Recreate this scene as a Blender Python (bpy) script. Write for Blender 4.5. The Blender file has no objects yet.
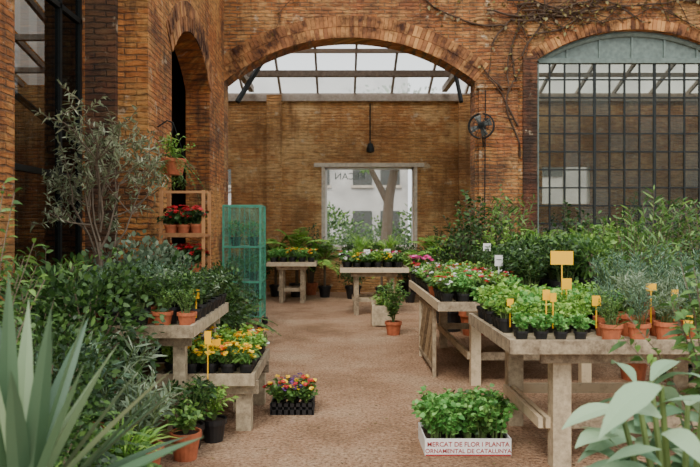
import bpy, math, random
import numpy as np
from mathutils import Vector, Matrix
rng=np.random.default_rng(11); random.seed(11)
def lin(h):
    h=h.lstrip('#'); o=[]
    for i in (0,2,4):
        c=int(h[i:i+2],16)/255; o.append(c/12.92 if c<=.04045 else ((c+.055)/1.055)**2.4)
    return (*o,1)
def norm(a):
    return a/np.maximum(np.linalg.norm(a,axis=-1,keepdims=True),1e-9)
# ---------------------------------------------------------------- materials
def newmat(name):
    m=bpy.data.materials.new(name); m.use_nodes=True; nt=m.node_tree; nt.nodes.clear()
    o=nt.nodes.new('ShaderNodeOutputMaterial'); b=nt.nodes.new('ShaderNodeBsdfPrincipled')
    nt.links.new(b.outputs[0],o.inputs[0]); return m,nt,b,o
def N(nt,t,**k):
    n=nt.nodes.new(t)
    for a,v in k.items(): setattr(n,a,v)
    return n
def ramp(nt,cols):
    r=nt.nodes.new('ShaderNodeValToRGB'); e=r.color_ramp.elements
    while len(e)<len(cols): e.new(.5)
    for i,(p,c) in enumerate(cols):
        e[i].position=p; e[i].color=lin(c) if isinstance(c,str) else c
    return r
def leafmat(name,c1,c2,c3=None,trans=.3,rough=.5):
    m,nt,b,o=newmat(name); g=N(nt,'ShaderNodeNewGeometry')
    cols=[(0,c1),(.6,c2),(1,c3 or c2)]
    r=ramp(nt,cols); nt.links.new(g.outputs['Random Per Island'],r.inputs[0])
    nt.links.new(r.outputs[0],b.inputs['Base Color']); b.inputs['Roughness'].default_value=rough
    t=N(nt,'ShaderNodeBsdfTranslucent'); nt.links.new(r.outputs[0],t.inputs[0])
    mx=N(nt,'ShaderNodeMixShader'); mx.inputs[0].default_value=trans
    nt.links.new(b.outputs[0],mx.inputs[1]); nt.links.new(t.outputs[0],mx.inputs[2]); nt.links.new(mx.outputs[0],o.inputs[0])
    return m
def plain(name,c,rough=.6,metal=0,vary=.15,scale=12,bump=0):
    m,nt,b,o=newmat(name); tc=N(nt,'ShaderNodeTexCoord'); n=N(nt,'ShaderNodeTexNoise'); n.inputs['Scale'].default_value=scale
    n.inputs['Detail'].default_value=5
    nt.links.new(tc.outputs['Object'],n.inputs['Vector'])
    L=lin(c); lo=tuple(x*(1-vary*2) for x in L[:3])+(1,); hi=tuple(min(1,x*(1+vary)) for x in L[:3])+(1,)
    r=ramp(nt,[(.3,lo),(.7,hi)]); nt.links.new(n.outputs['Fac'],r.inputs[0]); nt.links.new(r.outputs[0],b.inputs['Base Color'])
    b.inputs['Roughness'].default_value=rough; b.inputs['Metallic'].default_value=metal
    if bump:
        bp=N(nt,'ShaderNodeBump'); bp.inputs['Strength'].default_value=bump; bp.inputs['Distance'].default_value=.01
        nt.links.new(n.outputs['Fac'],bp.inputs['Height']); nt.links.new(bp.outputs[0],b.inputs['Normal'])
    return m
def brickmat(name,c1,c2,mort,patch,dark,patchamt=.5,seed=0.0,darkamt=.85,red='#9a5330',lo2=.48):
    m,nt,b,o=newmat(name); L=nt.links.new
    tc=N(nt,'ShaderNodeTexCoord'); sp=N(nt,'ShaderNodeSeparateXYZ'); L(tc.outputs['Object'],sp.inputs[0])
    ad=N(nt,'ShaderNodeMath',operation='ADD'); L(sp.outputs[0],ad.inputs[0]); L(sp.outputs[1],ad.inputs[1])
    cb=N(nt,'ShaderNodeCombineXYZ'); L(ad.outputs[0],cb.inputs[0]); L(sp.outputs[2],cb.inputs[1]); cb.inputs[2].default_value=seed
    nz=N(nt,'ShaderNodeTexNoise'); nz.inputs['Scale'].default_value=5; nz.inputs['Detail'].default_value=4; L(cb.outputs[0],nz.inputs['Vector'])
    wm=N(nt,'ShaderNodeVectorMath',operation='SCALE'); L(nz.outputs['Color'],wm.inputs[0]); wm.inputs['Scale'].default_value=.06
    wa=N(nt,'ShaderNodeVectorMath',operation='ADD'); L(cb.outputs[0],wa.inputs[0]); L(wm.outputs[0],wa.inputs[1])
    br=N(nt,'ShaderNodeTexBrick'); L(wa.outputs[0],br.inputs['Vector'])
    br.inputs['Scale'].default_value=1; br.inputs['Brick Width'].default_value=.28; br.inputs['Row Height'].default_value=.07
    br.inputs['Mortar Size'].default_value=.012; br.inputs['Mortar Smooth'].default_value=.6; br.inputs['Bias'].default_value=-.1
    br.inputs['Color1'].default_value=lin(c1); br.inputs['Color2'].default_value=lin(c2); br.inputs['Mortar'].default_value=lin(mort)
    def mixc(a,bc,fac):
        x=N(nt,'ShaderNodeMix',data_type='RGBA'); L(fac,x.inputs[0]); L(a,x.inputs[6]); x.inputs[7].default_value=lin(bc)
        return x.outputs[2]
    def noisefac(sc,lo,hi,amt,off,stretch=(1,1,1)):
        n=N(nt,'ShaderNodeTexNoise'); n.inputs['Scale'].default_value=sc; n.inputs['Detail'].default_value=9; n.inputs['Roughness'].default_value=.68
        v=N(nt,'ShaderNodeMapping'); L(cb.outputs[0],v.inputs[0]); v.inputs['Location'].default_value=(off,off*1.7,off); v.inputs['Scale'].default_value=stretch; L(v.outputs[0],n.inputs['Vector'])
        mr=N(nt,'ShaderNodeMapRange'); L(n.outputs['Fac'],mr.inputs[0]); mr.inputs[1].default_value=lo; mr.inputs[2].default_value=hi; mr.inputs[3].default_value=0; mr.inputs[4].default_value=amt
        return mr.outputs[0],n
    f0,_=noisefac(.55,.45,.6,.6,13.1)
    f1,_=noisefac(.7,.52,.6,patchamt,3.1)
    f2,_=noisefac(.8,lo2,.64,darkamt,9.3)
    f3,n3=noisefac(9,.46,.7,.85,1.3,(.5,2.2,1))
    f4,_=noisefac(1.5,.52,.7,.75,5.7,(2.5,.3,1))
    f5,_=noisefac(5,.52,.6,.5,7.7,(1,1.3,1))
    f6,_=noisefac(3,.6,.68,.7,17.7,(1,1,1))
    c=mixc(br.outputs[0],red,f0); c=mixc(c,patch,f5); c=mixc(c,patch,f1); c=mixc(c,dark,f2); c=mixc(c,dark,f3); c=mixc(c,dark,f4); c=mixc(c,'#cdbb9c',f6)
    L(c,b.inputs['Base Color']); b.inputs['Roughness'].default_value=.92
    inv=N(nt,'ShaderNodeMath',operation='SUBTRACT'); inv.inputs[0].default_value=1; L(br.outputs['Fac'],inv.inputs[1])
    a2=N(nt,'ShaderNodeMath',operation='MULTIPLY_ADD'); L(n3.outputs['Fac'],a2.inputs[0]); a2.inputs[1].default_value=1.6; L(inv.outputs[0],a2.inputs[2])
    bp=N(nt,'ShaderNodeBump'); bp.inputs['Strength'].default_value=1; bp.inputs['Distance'].default_value=.035; L(a2.outputs[0],bp.inputs['Height']); L(bp.outputs[0],b.inputs['Normal'])
    return m
M={}
M['brick']=brickmat('brick_orange','#c98445','#9c5d30','#857052','#cfa266','#4a3423',.55)
M['brickL']=brickmat('brick_left','#d88a45','#a8622f','#80603e','#dfa65c','#3d2a1b',.55,2.,.75,'#b4642f',.5)
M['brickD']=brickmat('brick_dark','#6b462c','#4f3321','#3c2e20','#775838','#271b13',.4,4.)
M['brickB']=brickmat('brick_ochre','#d9a465','#b9824b','#b08c5e','#e4bb82','#7c5735',.8,5.,.6,'#b9743f',.5)
m,nt,b,o=newmat('voussoir_brick'); L=nt.links.new; g=N(nt,'ShaderNodeNewGeometry'); r=ramp(nt,[(0,'#8a5836'),(.5,'#ad7444'),(1,'#c69058')])
L(g.outputs['Random Per Island'],r.inputs[0])
n=N(nt,'ShaderNodeTexNoise'); n.inputs['Scale'].default_value=1.8; n.inputs['Detail'].default_value=10; n.inputs['Roughness'].default_value=.72; tc=N(nt,'ShaderNodeTexCoord'); L(tc.outputs['Object'],n.inputs['Vector'])
mx=N(nt,'ShaderNodeMix',data_type='RGBA',blend_type='MULTIPLY'); mx.inputs[0].default_value=1
r2=ramp(nt,[(.42,'#5d4a3a'),(.58,'#ffffff')]); L(n.outputs['Fac'],r2.inputs[0]); L(r.outputs[0],mx.inputs[6]); L(r2.outputs[0],mx.inputs[7])
L(mx.outputs[2],b.inputs['Base Color']); b.inputs['Roughness'].default_value=.9; M['vous']=m
# ground
m,nt,b,o=newmat('sandy_gravel'); L=nt.links.new; tc=N(nt,'ShaderNodeTexCoord')
n1=N(nt,'ShaderNodeTexNoise'); n1.inputs['Scale'].default_value=.8; n1.inputs['Detail'].default_value=9; n1.inputs['Roughness'].default_value=.7; L(tc.outputs['Object'],n1.inputs['Vector'])
n2=N(nt,'ShaderNodeTexNoise'); n2.inputs['Scale'].default_value=38; n2.inputs['Detail'].default_value=6; n2.inputs['Roughness'].default_value=.8; L(tc.outputs['Object'],n2.inputs['Vector'])
vo=N(nt,'ShaderNodeTexVoronoi'); vo.inputs['Scale'].default_value=34; L(tc.outputs['Object'],vo.inputs['Vector'])
r1=ramp(nt,[(.35,'#a2805f'),(.5,'#c9a483'),(.65,'#ddc0a0')]); L(n1.outputs['Fac'],r1.inputs[0])
r2=ramp(nt,[(.38,'#54412f'),(.48,'#d0bfae'),(.62,'#ffffff')]); L(n2.outputs['Fac'],r2.inputs[0])
mx=N(nt,'ShaderNodeMix',data_type='RGBA',blend_type='MULTIPLY'); mx.inputs[0].default_value=.85; L(r1.outputs[0],mx.inputs[6]); L(r2.outputs[0],mx.inputs[7])
r3=ramp(nt,[(.82,(0,0,0,1)),(.88,(1,1,1,1))]); L(vo.outputs['Color'],r3.inputs[0])
mx2=N(nt,'ShaderNodeMix',data_type='RGBA'); ml=N(nt,'ShaderNodeMath',operation='MULTIPLY'); L(r3.outputs[0],ml.inputs[0]); ml.inputs[1].default_value=.6; L(ml.outputs[0],mx2.inputs[0]); L(mx.outputs[2],mx2.inputs[6]); mx2.inputs[7].default_value=lin('#84694f')
L(mx2.outputs[2],b.inputs['Base Color']); b.inputs['Roughness'].default_value=.95
ad=N(nt,'ShaderNodeMath',operation='SUBTRACT'); L(n2.outputs['Fac'],ad.inputs[0]); L(vo.outputs['Distance'],ad.inputs[1])
bp=N(nt,'ShaderNodeBump'); bp.inputs['Strength'].default_value=1; bp.inputs['Distance'].default_value=.025; L(ad.outputs[0],bp.inputs['Height']); L(bp.outputs[0],b.inputs['Normal']); M['ground']=m
def woodmat(name,c1,c2,grey=True):
    m,nt,b,o=newmat(name); L=nt.links.new; tc=N(nt,'ShaderNodeTexCoord'); mp=N(nt,'ShaderNodeMapping'); mp.inputs['Scale'].default_value=(3,3,3)
    L(tc.outputs['Object'],mp.inputs[0]); n=N(nt,'ShaderNodeTexNoise'); n.inputs['Scale'].default_value=4; n.inputs['Detail'].default_value=10; n.inputs['Roughness'].default_value=.8; L(mp.outputs[0],n.inputs['Vector'])
    g=N(nt,'ShaderNodeNewGeometry'); a=N(nt,'ShaderNodeMath',operation='MULTIPLY_ADD'); L(g.outputs['Random Per Island'],a.inputs[0]); a.inputs[1].default_value=.35; L(n.outputs['Fac'],a.inputs[2])
    r=ramp(nt,[(.42,c1),(.82,c2)]); L(a.outputs[0],r.inputs[0]); L(r.outputs[0],b.inputs['Base Color']); b.inputs['Roughness'].default_value=.85
    return m
M['wood']=woodmat('weathered_wood','#63523f','#cbb897')
M['woodO']=woodmat('orange_wood','#8a5a36','#b98556')
M['woodD']=woodmat('beam_wood','#6f6256','#aa9e92')
M['iron']=plain('dark_iron','#262a29',.5,.6)
M['frame']=plain('window_frame_green','#66756e',.6)
M['terra']=plain('terracotta','#b3633f',.85,scale=20,bump=.1)
M['black']=plain('black_plastic','#1e1e1f',.45)
M['soil']=plain('soil','#3a2a1e',.95,scale=60,bump=.5)
M['bark']=plain('bark','#6e5f4e',.9,scale=40,bump=.5)
M['stem']=plain('green_stem','#5d7038',.7)
M['vine']=plain('dry_vine','#4a3728',.9)
M['white']=plain('white_card','#eceae4',.7,vary=.04)
M['red']=plain('red_print','#a32a2a',.6,vary=.05)
M['yellow']=plain('yellow_tag','#ffbe0a',.5,vary=.02)
M['conc']=plain('pale_concrete','#c9bdab',.9,bump=.2)
M['plast']=plain('plaster_painted_shade','#33281f',.9)  # very dark colour puts the shade of the left interior into the plaster
M['green']=plain('green_paint','#4f9d80',.5)
M['facade']=plain('pale_facade','#cbc8c2',.9,scale=1)
M['asph']=plain('asphalt','#8f8d8a',.9)
M['grey']=plain('grey_metal','#5c5e5a',.5,.4)
def glassmat(name,col,mixf,rough=.08,trcol=(1,1,1,1),var=.15):
    m,nt,b,o=newmat(name); L=nt.links.new
    b.inputs['Base Color'].default_value=lin(col); b.inputs['Roughness'].default_value=rough
    t=N(nt,'ShaderNodeBsdfTransparent'); t.inputs[0].default_value=trcol
    g=N(nt,'ShaderNodeNewGeometry'); mr=N(nt,'ShaderNodeMapRange'); mr.inputs[3].default_value=mixf-var; mr.inputs[4].default_value=mixf+var; L(g.outputs['Random Per Island'],mr.inputs[0])
    mx=N(nt,'ShaderNodeMixShader'); L(mr.outputs[0],mx.inputs[0]); L(t.outputs[0],mx.inputs[1]); L(b.outputs[0],mx.inputs[2]); L(mx.outputs[0],o.inputs[0]); return m
M['glassG']=glassmat('dusty_grid_glass','#4a5048',.3,.12,(.72,.74,.66,1),.16)
M['glassL']=glassmat('dark_window_glass','#0c0f10',.5,.03,(.6,.65,.65,1))
M['glassC']=glassmat('clear_glass','#dfe6e6',.1,.03,var=.02)
M['meshG']=glassmat('green_shade_netting','#6fb89e',.13,.8,(.93,1,.97,1),.02)
m,nt,b,o=newmat('translucent_roof_sheet'); 
t=N(nt,'ShaderNodeBsdfTransparent'); tl=N(nt,'ShaderNodeBsdfTranslucent'); tl.inputs[0].default_value=(.95,.96,.94,1)
mx=N(nt,'ShaderNodeMixShader'); mx.inputs[0].default_value=.35; nt.links.new(t.outputs[0],mx.inputs[1]); nt.links.new(tl.outputs[0],mx.inputs[2]); nt.links.new(mx.outputs[0],o.inputs[0]); M['roof']=m
M['lDark']=leafmat('leaf_dark_green','#1d3819','#375827','#5c803d')
M['lMid']=leafmat('leaf_mid_green','#355a29','#577f38','#84aa50')
M['lLight']=leafmat('leaf_light_green','#5a8a33','#86b648','#b2d468')
M['lHerb']=leafmat('leaf_herb','#458238','#6cab4f','#9ccf74')
M['lGrey']=leafmat('leaf_grey_green','#566a50','#7e9474','#a8b698')
M['lOlive']=leafmat('leaf_olive','#5e6b4a','#8a946e','#b8bea0')
M['lBlue']=leafmat('leaf_rosemary','#3d5c48','#628468','#8cab88')
M['agave']=leafmat('leaf_agave','#3c5843','#62805c','#94a880',trans=.12,rough=.4)
M['felt']=leafmat('leaf_felty','#5f8464','#86a882','#a8c29c',trans=.2,rough=.7)
M['lDry']=leafmat('leaf_dry','#5d4a2c','#7d6a3c','#8a8048')
M['fRed']=leafmat('petal_red','#a3121c','#cc2430','#e0404a')
M['fPink']=leafmat('petal_magenta','#c3207a','#ee3f9f','#f47abc')
M['fYel']=leafmat('petal_yellow','#f8b800','#ffd820','#ffe84d')
M['fPur']=leafmat('petal_purple','#3d1f52','#5c2f70','#7b4a94')
M['fWhi']=leafmat('petal_white','#e8e4e0','#f4f2ee','#ffffff')
M['fOra']=leafmat('petal_orange','#e0601a','#f28228','#f89b40')
# ---------------------------------------------------------------- mesh builder
class MB:
    def __init__(s): s.v=[]; s.f=[]; s.mi=[]; s.n=0; s.mats=[]
    def idx(s,k):
        if k not in s.mats: s.mats.append(k)
        return s.mats.index(k)
    def add(s,v,f,k):
        v=np.asarray(v,float); i=s.idx(k)
        f=[[a+s.n for a in q] for q in f] if not isinstance(f,np.ndarray) else (f+s.n).tolist()
        s.v.append(v); s.f+=f; s.mi+= [i]*len(f); s.n+=len(v)
    def box(s,c,d,k,rot=None):
        c=np.array(c,float); d=np.array(d,float)/2
        p=np.array([(x,y,z) for x in(-1,1) for y in(-1,1) for z in(-1,1)],float)*d
        if rot is not None: p=p@np.array(Matrix(rot).to_3x3()).T
        s.add(p+c,[[0,1,3,2],[4,6,7,5],[0,4,5,1],[2,3,7,6],[0,2,6,4],[1,5,7,3]],k)
    def bx(s,x0,x1,y0,y1,z0,z1,k): s.box(((x0+x1)/2,(y0+y1)/2,(z0+z1)/2),(x1-x0,y1-y0,z1-z0),k)
    def tube(s,pts,rad,k,n=6):
        pts=np.array(pts,float); m=len(pts); rad=np.broadcast_to(np.array(rad,float),(m,))
        t=norm(np.gradient(pts,axis=0)); ref=np.array([0,0,1.]) if abs(t[0][2])<.9 else np.array([1.,0,0])
        a=norm(np.cross(t,ref)); b=np.cross(t,a); an=np.arange(n)*2*math.pi/n
        v=pts[:,None]+rad[:,None,None]*(np.cos(an)[None,:,None]*a[:,None]+np.sin(an)[None,:,None]*b[:,None])
        f=[[i*n+j,i*n+(j+1)%n,(i+1)*n+(j+1)%n,(i+1)*n+j] for i in range(m-1) for j in range(n)]
        f.append(list(range(n))[::-1]); f.append([(m-1)*n+j for j in range(n)])
        s.add(v.reshape(-1,3),f,k)
    def lathe(s,c,prof,k,n=18):
        c=np.array(c,float); an=np.arange(n)*2*math.pi/n
        v=[(r*math.cos(a),r*math.sin(a),z) for r,z in prof for a in an]
        f=[[i*n+j,i*n+(j+1)%n,(i+1)*n+(j+1)%n,(i+1)*n+j] for i in range(len(prof)-1) for j in range(n)]
        s.add(np.array(v)+c,f,k)
    def pot(s,c,r,h,k='terra'):
        s.lathe(c,[(.001,0),(r*.7,0),(r*.9,h*.78),(r,h*.78),(r,h),(r*.87,h),(r*.84,h*.88)],k)
        s.lathe(c,[(r*.845,h*.9),(.001,h*.92)],'soil')
    def leaves(s,base,d,L,W,k,droop=.3,prof=(.15,1,.8,.05),roll=.8,fold=0):
        base=np.atleast_2d(base); n=len(base); d=norm(np.broadcast_to(d,(n,3)).astype(float)); L=np.broadcast_to(L,(n,)); W=np.broadcast_to(W,(n,)); droop=np.broadcast_to(droop,(n,))
        up=np.array([0,0,1.]); sd=np.cross(d,up+.001); bad=np.linalg.norm(sd,axis=1)<.15; sd[bad]=rng.normal(size=(bad.sum(),3)); sd=norm(sd-d*(sd*d).sum(1,keepdims=True))
        nn=np.cross(sd,d); a=rng.normal(size=n)*roll; sd=sd*np.cos(a)[:,None]+nn*np.sin(a)[:,None]; nn=np.cross(sd,d)
        T=len(prof); t=np.linspace(0,1,T); pr=np.array(prof)
        ctr=base[:,None]+d[:,None]*(L[:,None]*t)[...,None]; ctr[...,2]-=(droop*L)[:,None]*t[None]**2
        off=sd[:,None]*(W[:,None]*pr/2)[...,None]
        if fold:
            v=np.stack([ctr-off,ctr-nn[:,None]*(W[:,None]*pr*fold)[...,None],ctr+off],2).reshape(-1,3); C=3
        else: v=np.stack([ctr-off,ctr+off],2).reshape(-1,3); C=2
        f=[]
        for i in range(T-1):
            for c in range(C-1): f.append([i*C+c,i*C+c+1,(i+1)*C+c+1,(i+1)*C+c])
        f=np.array(f); F=(f[None]+(np.arange(n)*T*C)[:,None,None]).reshape(-1,4)
        s.add(v,F,k)
    def flowers(s,pos,nrm,r,k,kc=None,petals=5):
        pos=np.atleast_2d(pos); n=len(pos); nrm=norm(np.broadcast_to(nrm,(n,3)).astype(float)+0)
        a=norm(np.cross(nrm,np.array([.3,.9,.1]))); b=np.cross(nrm,a); ph=rng.random(n)*6.28
        for j in range(petals):
            an=ph+j*6.2832/petals
            d=a*np.cos(an)[:,None]+b*np.sin(an)[:,None]+nrm*.25
            s.leaves(pos,d,r,r*1.1,k,droop=.05,prof=(.3,1,.95,.4),roll=0.35)
        if kc: s.leaves(pos+nrm*r*.12-a*r*.2,a,r*.4,r*.4,kc,droop=0,prof=(.5,1,.5),roll=0)
    def spray(s,base,n,h,spread,k,per=10,L=.05,W=.02,droop=.3,lean=.3,t0=.2,r0=.01,stemr=.003,stem='stem',leafup=.35,jit=.25):
        base=np.array(base,float); tips=[]
        for i in range(n):
            a=rng.random()*6.283; q=math.sqrt(rng.random()); hh=h*(1-.35*q*q)*(rng.uniform(1-jit,1))
            p0=base+np.array([math.cos(a)*r0*q,math.sin(a)*r0*q,0]); p2=base+np.array([math.cos(a)*spread*q,math.sin(a)*spread*q,hh])
            p1=(p0+p2)/2+np.array([math.cos(a)*-lean*spread*q,math.sin(a)*-lean*spread*q,hh*.15])
            tt=np.linspace(0,1,5)[:,None]; pts=(1-tt)**2*p0+2*tt*(1-tt)*p1+tt**2*p2
            s.tube(pts,np.linspace(stemr,stemr*.4,5),stem,3)
            t=np.linspace(t0,1,per)[:,None]; P=(1-t)**2*p0+2*t*(1-t)*p1+t**2*p2; tan=norm(2*(1-t)*(p1-p0)+2*t*(p2-p1))
            ra=rng.normal(size=(per,3)); ra=norm(ra-tan*(ra*tan).sum(1,keepdims=True))
            s.leaves(P,ra+tan*leafup*2+np.array([0,0,.1]),L*rng.uniform(.6,1.15,per),W*rng.uniform(.7,1.15,per),k,droop=droop)
            tips.append(p2)
        return np.array(tips)
    def bush(s,c,r,rz,n,L,W,k,shell=.45,up=.35,droop=.25):
        c=np.array(c,float); u=norm(rng.normal(size=(n,3))); rad=rng.uniform(shell,1,n)[:,None]
        rad=rad*(1+.16*np.sin(u[:,:1]*5+c[0]*9)*np.cos(u[:,2:]*4+c[1]*7))
        p=c+u*rad*np.array([r,r,rz]); s.leaves(p,u+np.array([0,0,up])+rng.normal(size=(n,3))*.45,L*rng.uniform(.6,1.2,n),W*rng.uniform(.7,1.2,n),k,droop=droop)
        for i in range(8):
            q=p[rng.integers(n)]; s.tube([c-np.array([0,0,rz*.95]),(c+q)/2-np.array([0,0,rz*.25]),q],[.007,.005,.002],'bark',4)
        return p
    def fronds(s,base,n,L,k,lfL=.07,lfW=.016,pairs=16,el=(.5,1.3),droop=.6,stem='stem'):
        base=np.array(base,float)
        for i in range(n):
            a=i*6.283/n+rng.uniform(-.3,.3); e=rng.uniform(*el); l=L*rng.uniform(.75,1.1); d=np.array([math.cos(a)*math.cos(e),math.sin(a)*math.cos(e),math.sin(e)])
            t=np.linspace(0,1,8)[:,None]; pts=base+d*l*t; pts[:,2]-=(droop*l*t[:,0]**2)
            s.tube(pts,np.linspace(.005,.0015,8),stem,3)
            t=np.linspace(.15,1,pairs)[:,None]; P=base+d*l*t; P[:,2]-=droop*l*t[:,0]**2
            tan=norm(d-np.array([0,0,1.])*2*droop*t); sd=norm(np.cross(tan,[0,0,1.]))
            w=np.sin(np.clip(t[:,0]*1.05,0,1)*math.pi*.93+.2)*1.0
            for sg in(-1,1): s.leaves(P,sd*sg+tan*.6,np.maximum(.2,w)*lfL,lfW,k,droop=.25,roll=.2)
    def mesh(s,name,smooth=False,clampx=None):
        me=bpy.data.meshes.new(name); V=np.vstack(s.v)
        if clampx is not None: V[:,0]=np.maximum(V[:,0],clampx)
        me.from_pydata(V.tolist(),[],s.f)
        for k in s.mats: me.materials.append(M[k])
        me.polygons.foreach_set('material_index',s.mi)
        if smooth: me.polygons.foreach_set('use_smooth',[True]*len(me.polygons))
        me.update(); return me
    def obj(s,name,loc=(0,0,0),rz=0,sc=1,smooth=False,clampx=None):
        return put(s.mesh(name,smooth,clampx),name,loc,rz,sc)
def put(me,name,loc=(0,0,0),rz=0,sc=1):
    o=bpy.data.objects.new(name,me); bpy.context.scene.collection.objects.link(o); o.location=loc; o.rotation_euler=(0,0,rz); o.scale=(sc,)*3 if not isinstance(sc,tuple) else sc; return o
# ---------------------------------------------------------------- walls
def arcz(u,ua,ub,spring,rise):
    if rise<=0: return spring
    w=ub-ua; R=(w*w/4+rise*rise)/(2*rise); zc=spring+rise-R; du=u-(ua+ub)/2
    return zc+math.sqrt(max(0,R*R-du*du))
def wall(name,axis,w0,w1,u0,u1,z0,z1,ops,mat):
    mb=MB(); us={u0,u1}
    for (a,b,sill,sp,ri) in ops:
        for x in np.linspace(a,b,33 if ri>0 else 2): us.add(round(float(x),5))
    us=sorted(us)
    P=(lambda u,w,z:(u,w,z)) if axis=='x' else (lambda u,w,z:(w,u,z))
    V=[];F=[]
    def q(*pts):
        i=len(V); V.extend(pts); F.append([i,i+1,i+2,i+3])
    for a,b in zip(us,us[1:]):
        m=(a+b)/2; op=None
        for o_ in ops:
            if o_[0]<m<o_[1]: op=o_
        segs=[]
        if op is None: segs=[(z0,z0,z1,z1)]
        else:
            za=arcz(a,op[0],op[1],op[3],op[4]); zb=arcz(b,op[0],op[1],op[3],op[4])
            if op[2]>z0: segs.append((z0,z0,op[2],op[2])); q(P(a,w0,op[2]),P(b,w0,op[2]),P(b,w1,op[2]),P(a,w1,op[2]))
            segs.append((za,zb,z1,z1)); q(P(a,w0,za),P(b,w0,zb),P(b,w1,zb),P(a,w1,za))
        for (la,lb,ha,hb) in segs:
            q(P(a,w0,la),P(b,w0,lb),P(b,w0,hb),P(a,w0,ha)); q(P(a,w1,la),P(b,w1,lb),P(b,w1,hb),P(a,w1,ha))
        q(P(a,w0,z1),P(b,w0,z1),P(b,w1,z1),P(a,w1,z1))
    for e in (u0,u1): q(P(e,w0,z0),P(e,w1,z0),P(e,w1,z1),P(e,w0,z1))
    for o_ in ops:
        for e in o_[:2]: q(P(e,w0,o_[2]),P(e,w1,o_[2]),P(e,w1,o_[3]),P(e,w0,o_[3]))
    mb.add(V,F,mat); return mb.obj(name)
def ring(name,axis,wf,out,ua,ub,spring,rise,layers=2,dep=.22,bw=.085):
    mb=MB(); w=ub-ua; R=(w*w/4+rise*rise)/(2*rise); zc=spring+rise-R; uc=(ua+ub)/2; A=math.asin(w/2/R)
    for l in range(layers):
        r0=R+l*dep+.004; r1=R+(l+1)*dep-.004; n=int(2*A*(r0+r1)/2/bw)
        for i in range(n):
            t0=-A+2*A*(i+.05)/n; t1=-A+2*A*(i+.95)/n; pr=out*(1+rng.uniform(-.4,.4)); V=[]
            for wv in (wf-out*.5,wf+pr):
                for (rr,tt) in ((r0,t0),(r0,t1),(r1,t1),(r1,t0)):
                    u=uc+rr*math.sin(tt); z=zc+rr*math.cos(tt); V.append((u,wv,z) if axis=='x' else (wv,u,z))
            mb.add(V,[[0,1,2,3],[4,5,6,7],[0,1,5,4],[1,2,6,5],[2,3,7,6],[3,0,4,7]],'vous')
    return mb.obj(name)
mb=MB(); mb.add([(-40,-12,0),(40,-12,0),(40,18,0),(-40,18,0)],[[0,1,2,3]],'ground'); mb.obj('ground')
mb=MB(); mb.add([(-40,18,0),(40,18,0),(40,60,0),(-40,60,0)],[[0,1,2,3]],'asph'); mb.obj('street')
YA=13.5
wall('wall_front_arch','x',YA,YA+.5,-8,13,0,8.2,[(-2.3,2.68,0,4.5,.87),(3.9,7.8,.6,4.93,.6)],'brick')
ring('trim_main_arch','x',YA,-.02,-2.3,2.68,4.5,.87)
ring('trim_grid_window_arch','x',YA,-.02,3.9,7.8,4.93,.6,layers=1)
wall('wall_left_arch','y',-2.72,-2.3,8.15,13.5,0,8.2,[(9.3,12.0,0,4.0,.6)],'brickL')
ring('trim_left_arch','y',-2.3,.02,9.3,12.0,4.0,.6)
mb=MB(); mb.bx(-3.02,-2.72,8.15,8.9,0,8.2,'brickL'); mb.obj('wall_left_pier')
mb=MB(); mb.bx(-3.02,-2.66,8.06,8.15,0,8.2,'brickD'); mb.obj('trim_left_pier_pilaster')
wall('wall_left_near','y',-3.5,-3.02,2.5,8.15,0,8.2,[(6.2,8.06,.4,4.6,.45)],'brickL')
mb=MB(); mb.bx(-3.02,-2.94,4.4,6.15,0,8.2,'brickL'); mb.obj('wall_left_near_pier')
wall('wall_back','x',17,17.4,-8,13,0,4.9,[(-3.4,-2.72,1.9,3.1,0),(-.375,1.85,1.12,3.12,0),(5.05,6.3,2.2,3.15,0)],'brickB')
mb=MB(); mb.bx(-1.82,-1.45,16.86,17,0,4.9,'brickB'); mb.bx(2.95,3.3,16.86,17,0,4.9,'brickB'); mb.obj('trim_back_pilasters')
mb=MB(); mb.bx(-.65,2.1,16.95,17.05,3.12,3.22,'conc'); mb.bx(-.42,1.9,16.92,17.1,1.05,1.12,'conc'); mb.bx(-.46,-.375,16.98,17.02,1.12,3.12,'conc'); mb.bx(1.85,1.93,16.98,17.02,1.12,3.12,'conc'); mb.obj('trim_back_window_lintel')
mb=MB(); mb.bx(-8,13,16.93,17.0,4.76,4.9,'woodD'); mb.obj('trim_back_wall_plate')
mb=MB(); mb.bx(2.74,3.5,13.4,13.5,0,4.35,'brick'); mb.bx(2.70,3.54,13.36,13.5,4.35,4.42,'brick'); mb.obj('wall_right_pilaster')
mb=MB(); mb.bx(3.62,3.9,13.44,13.5,0,5.0,'brickD'); mb.obj('trim_recess_shade_strip')  # dark brick colour stands in for shade in the recess beside the pier
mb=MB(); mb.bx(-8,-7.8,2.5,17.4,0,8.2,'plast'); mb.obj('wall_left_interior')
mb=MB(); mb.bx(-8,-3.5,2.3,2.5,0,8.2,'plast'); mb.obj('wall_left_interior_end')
mb=MB(); mb.bx(-3.5,-3.42,9.25,13.5,0,5.0,'plast'); mb.bx(-3.42,-2.73,9.2,9.28,0,5.0,'plast'); mb.bx(-3.42,-2.73,13.42,13.49,0,5.0,'plast'); mb.obj('wall_left_light_blocker')  # added partition walls; close off skylight so the left opening stays dark
mb=MB(); mb.bx(-3.42,-2.73,9.25,13.45,4.9,5.0,'plast'); mb.obj('ceiling_light_blocker')  # added lid over the partition; blocks skylight from the left opening
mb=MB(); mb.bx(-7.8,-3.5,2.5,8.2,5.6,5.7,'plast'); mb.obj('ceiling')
mb=MB(); mb.bx(12.8,13,14,17,0,6,'brickB'); mb.obj('wall_right_interior')
zl=lambda y:5.5-(y-8.2)*.22
mb=MB()
for i in range(6):
    x=-7.7+i*.75; mb.box((x,10.8,zl(10.8)),(.06,5.1,.09),'woodD',Matrix.Rotation(math.atan(-.22),4,'X'))
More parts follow.
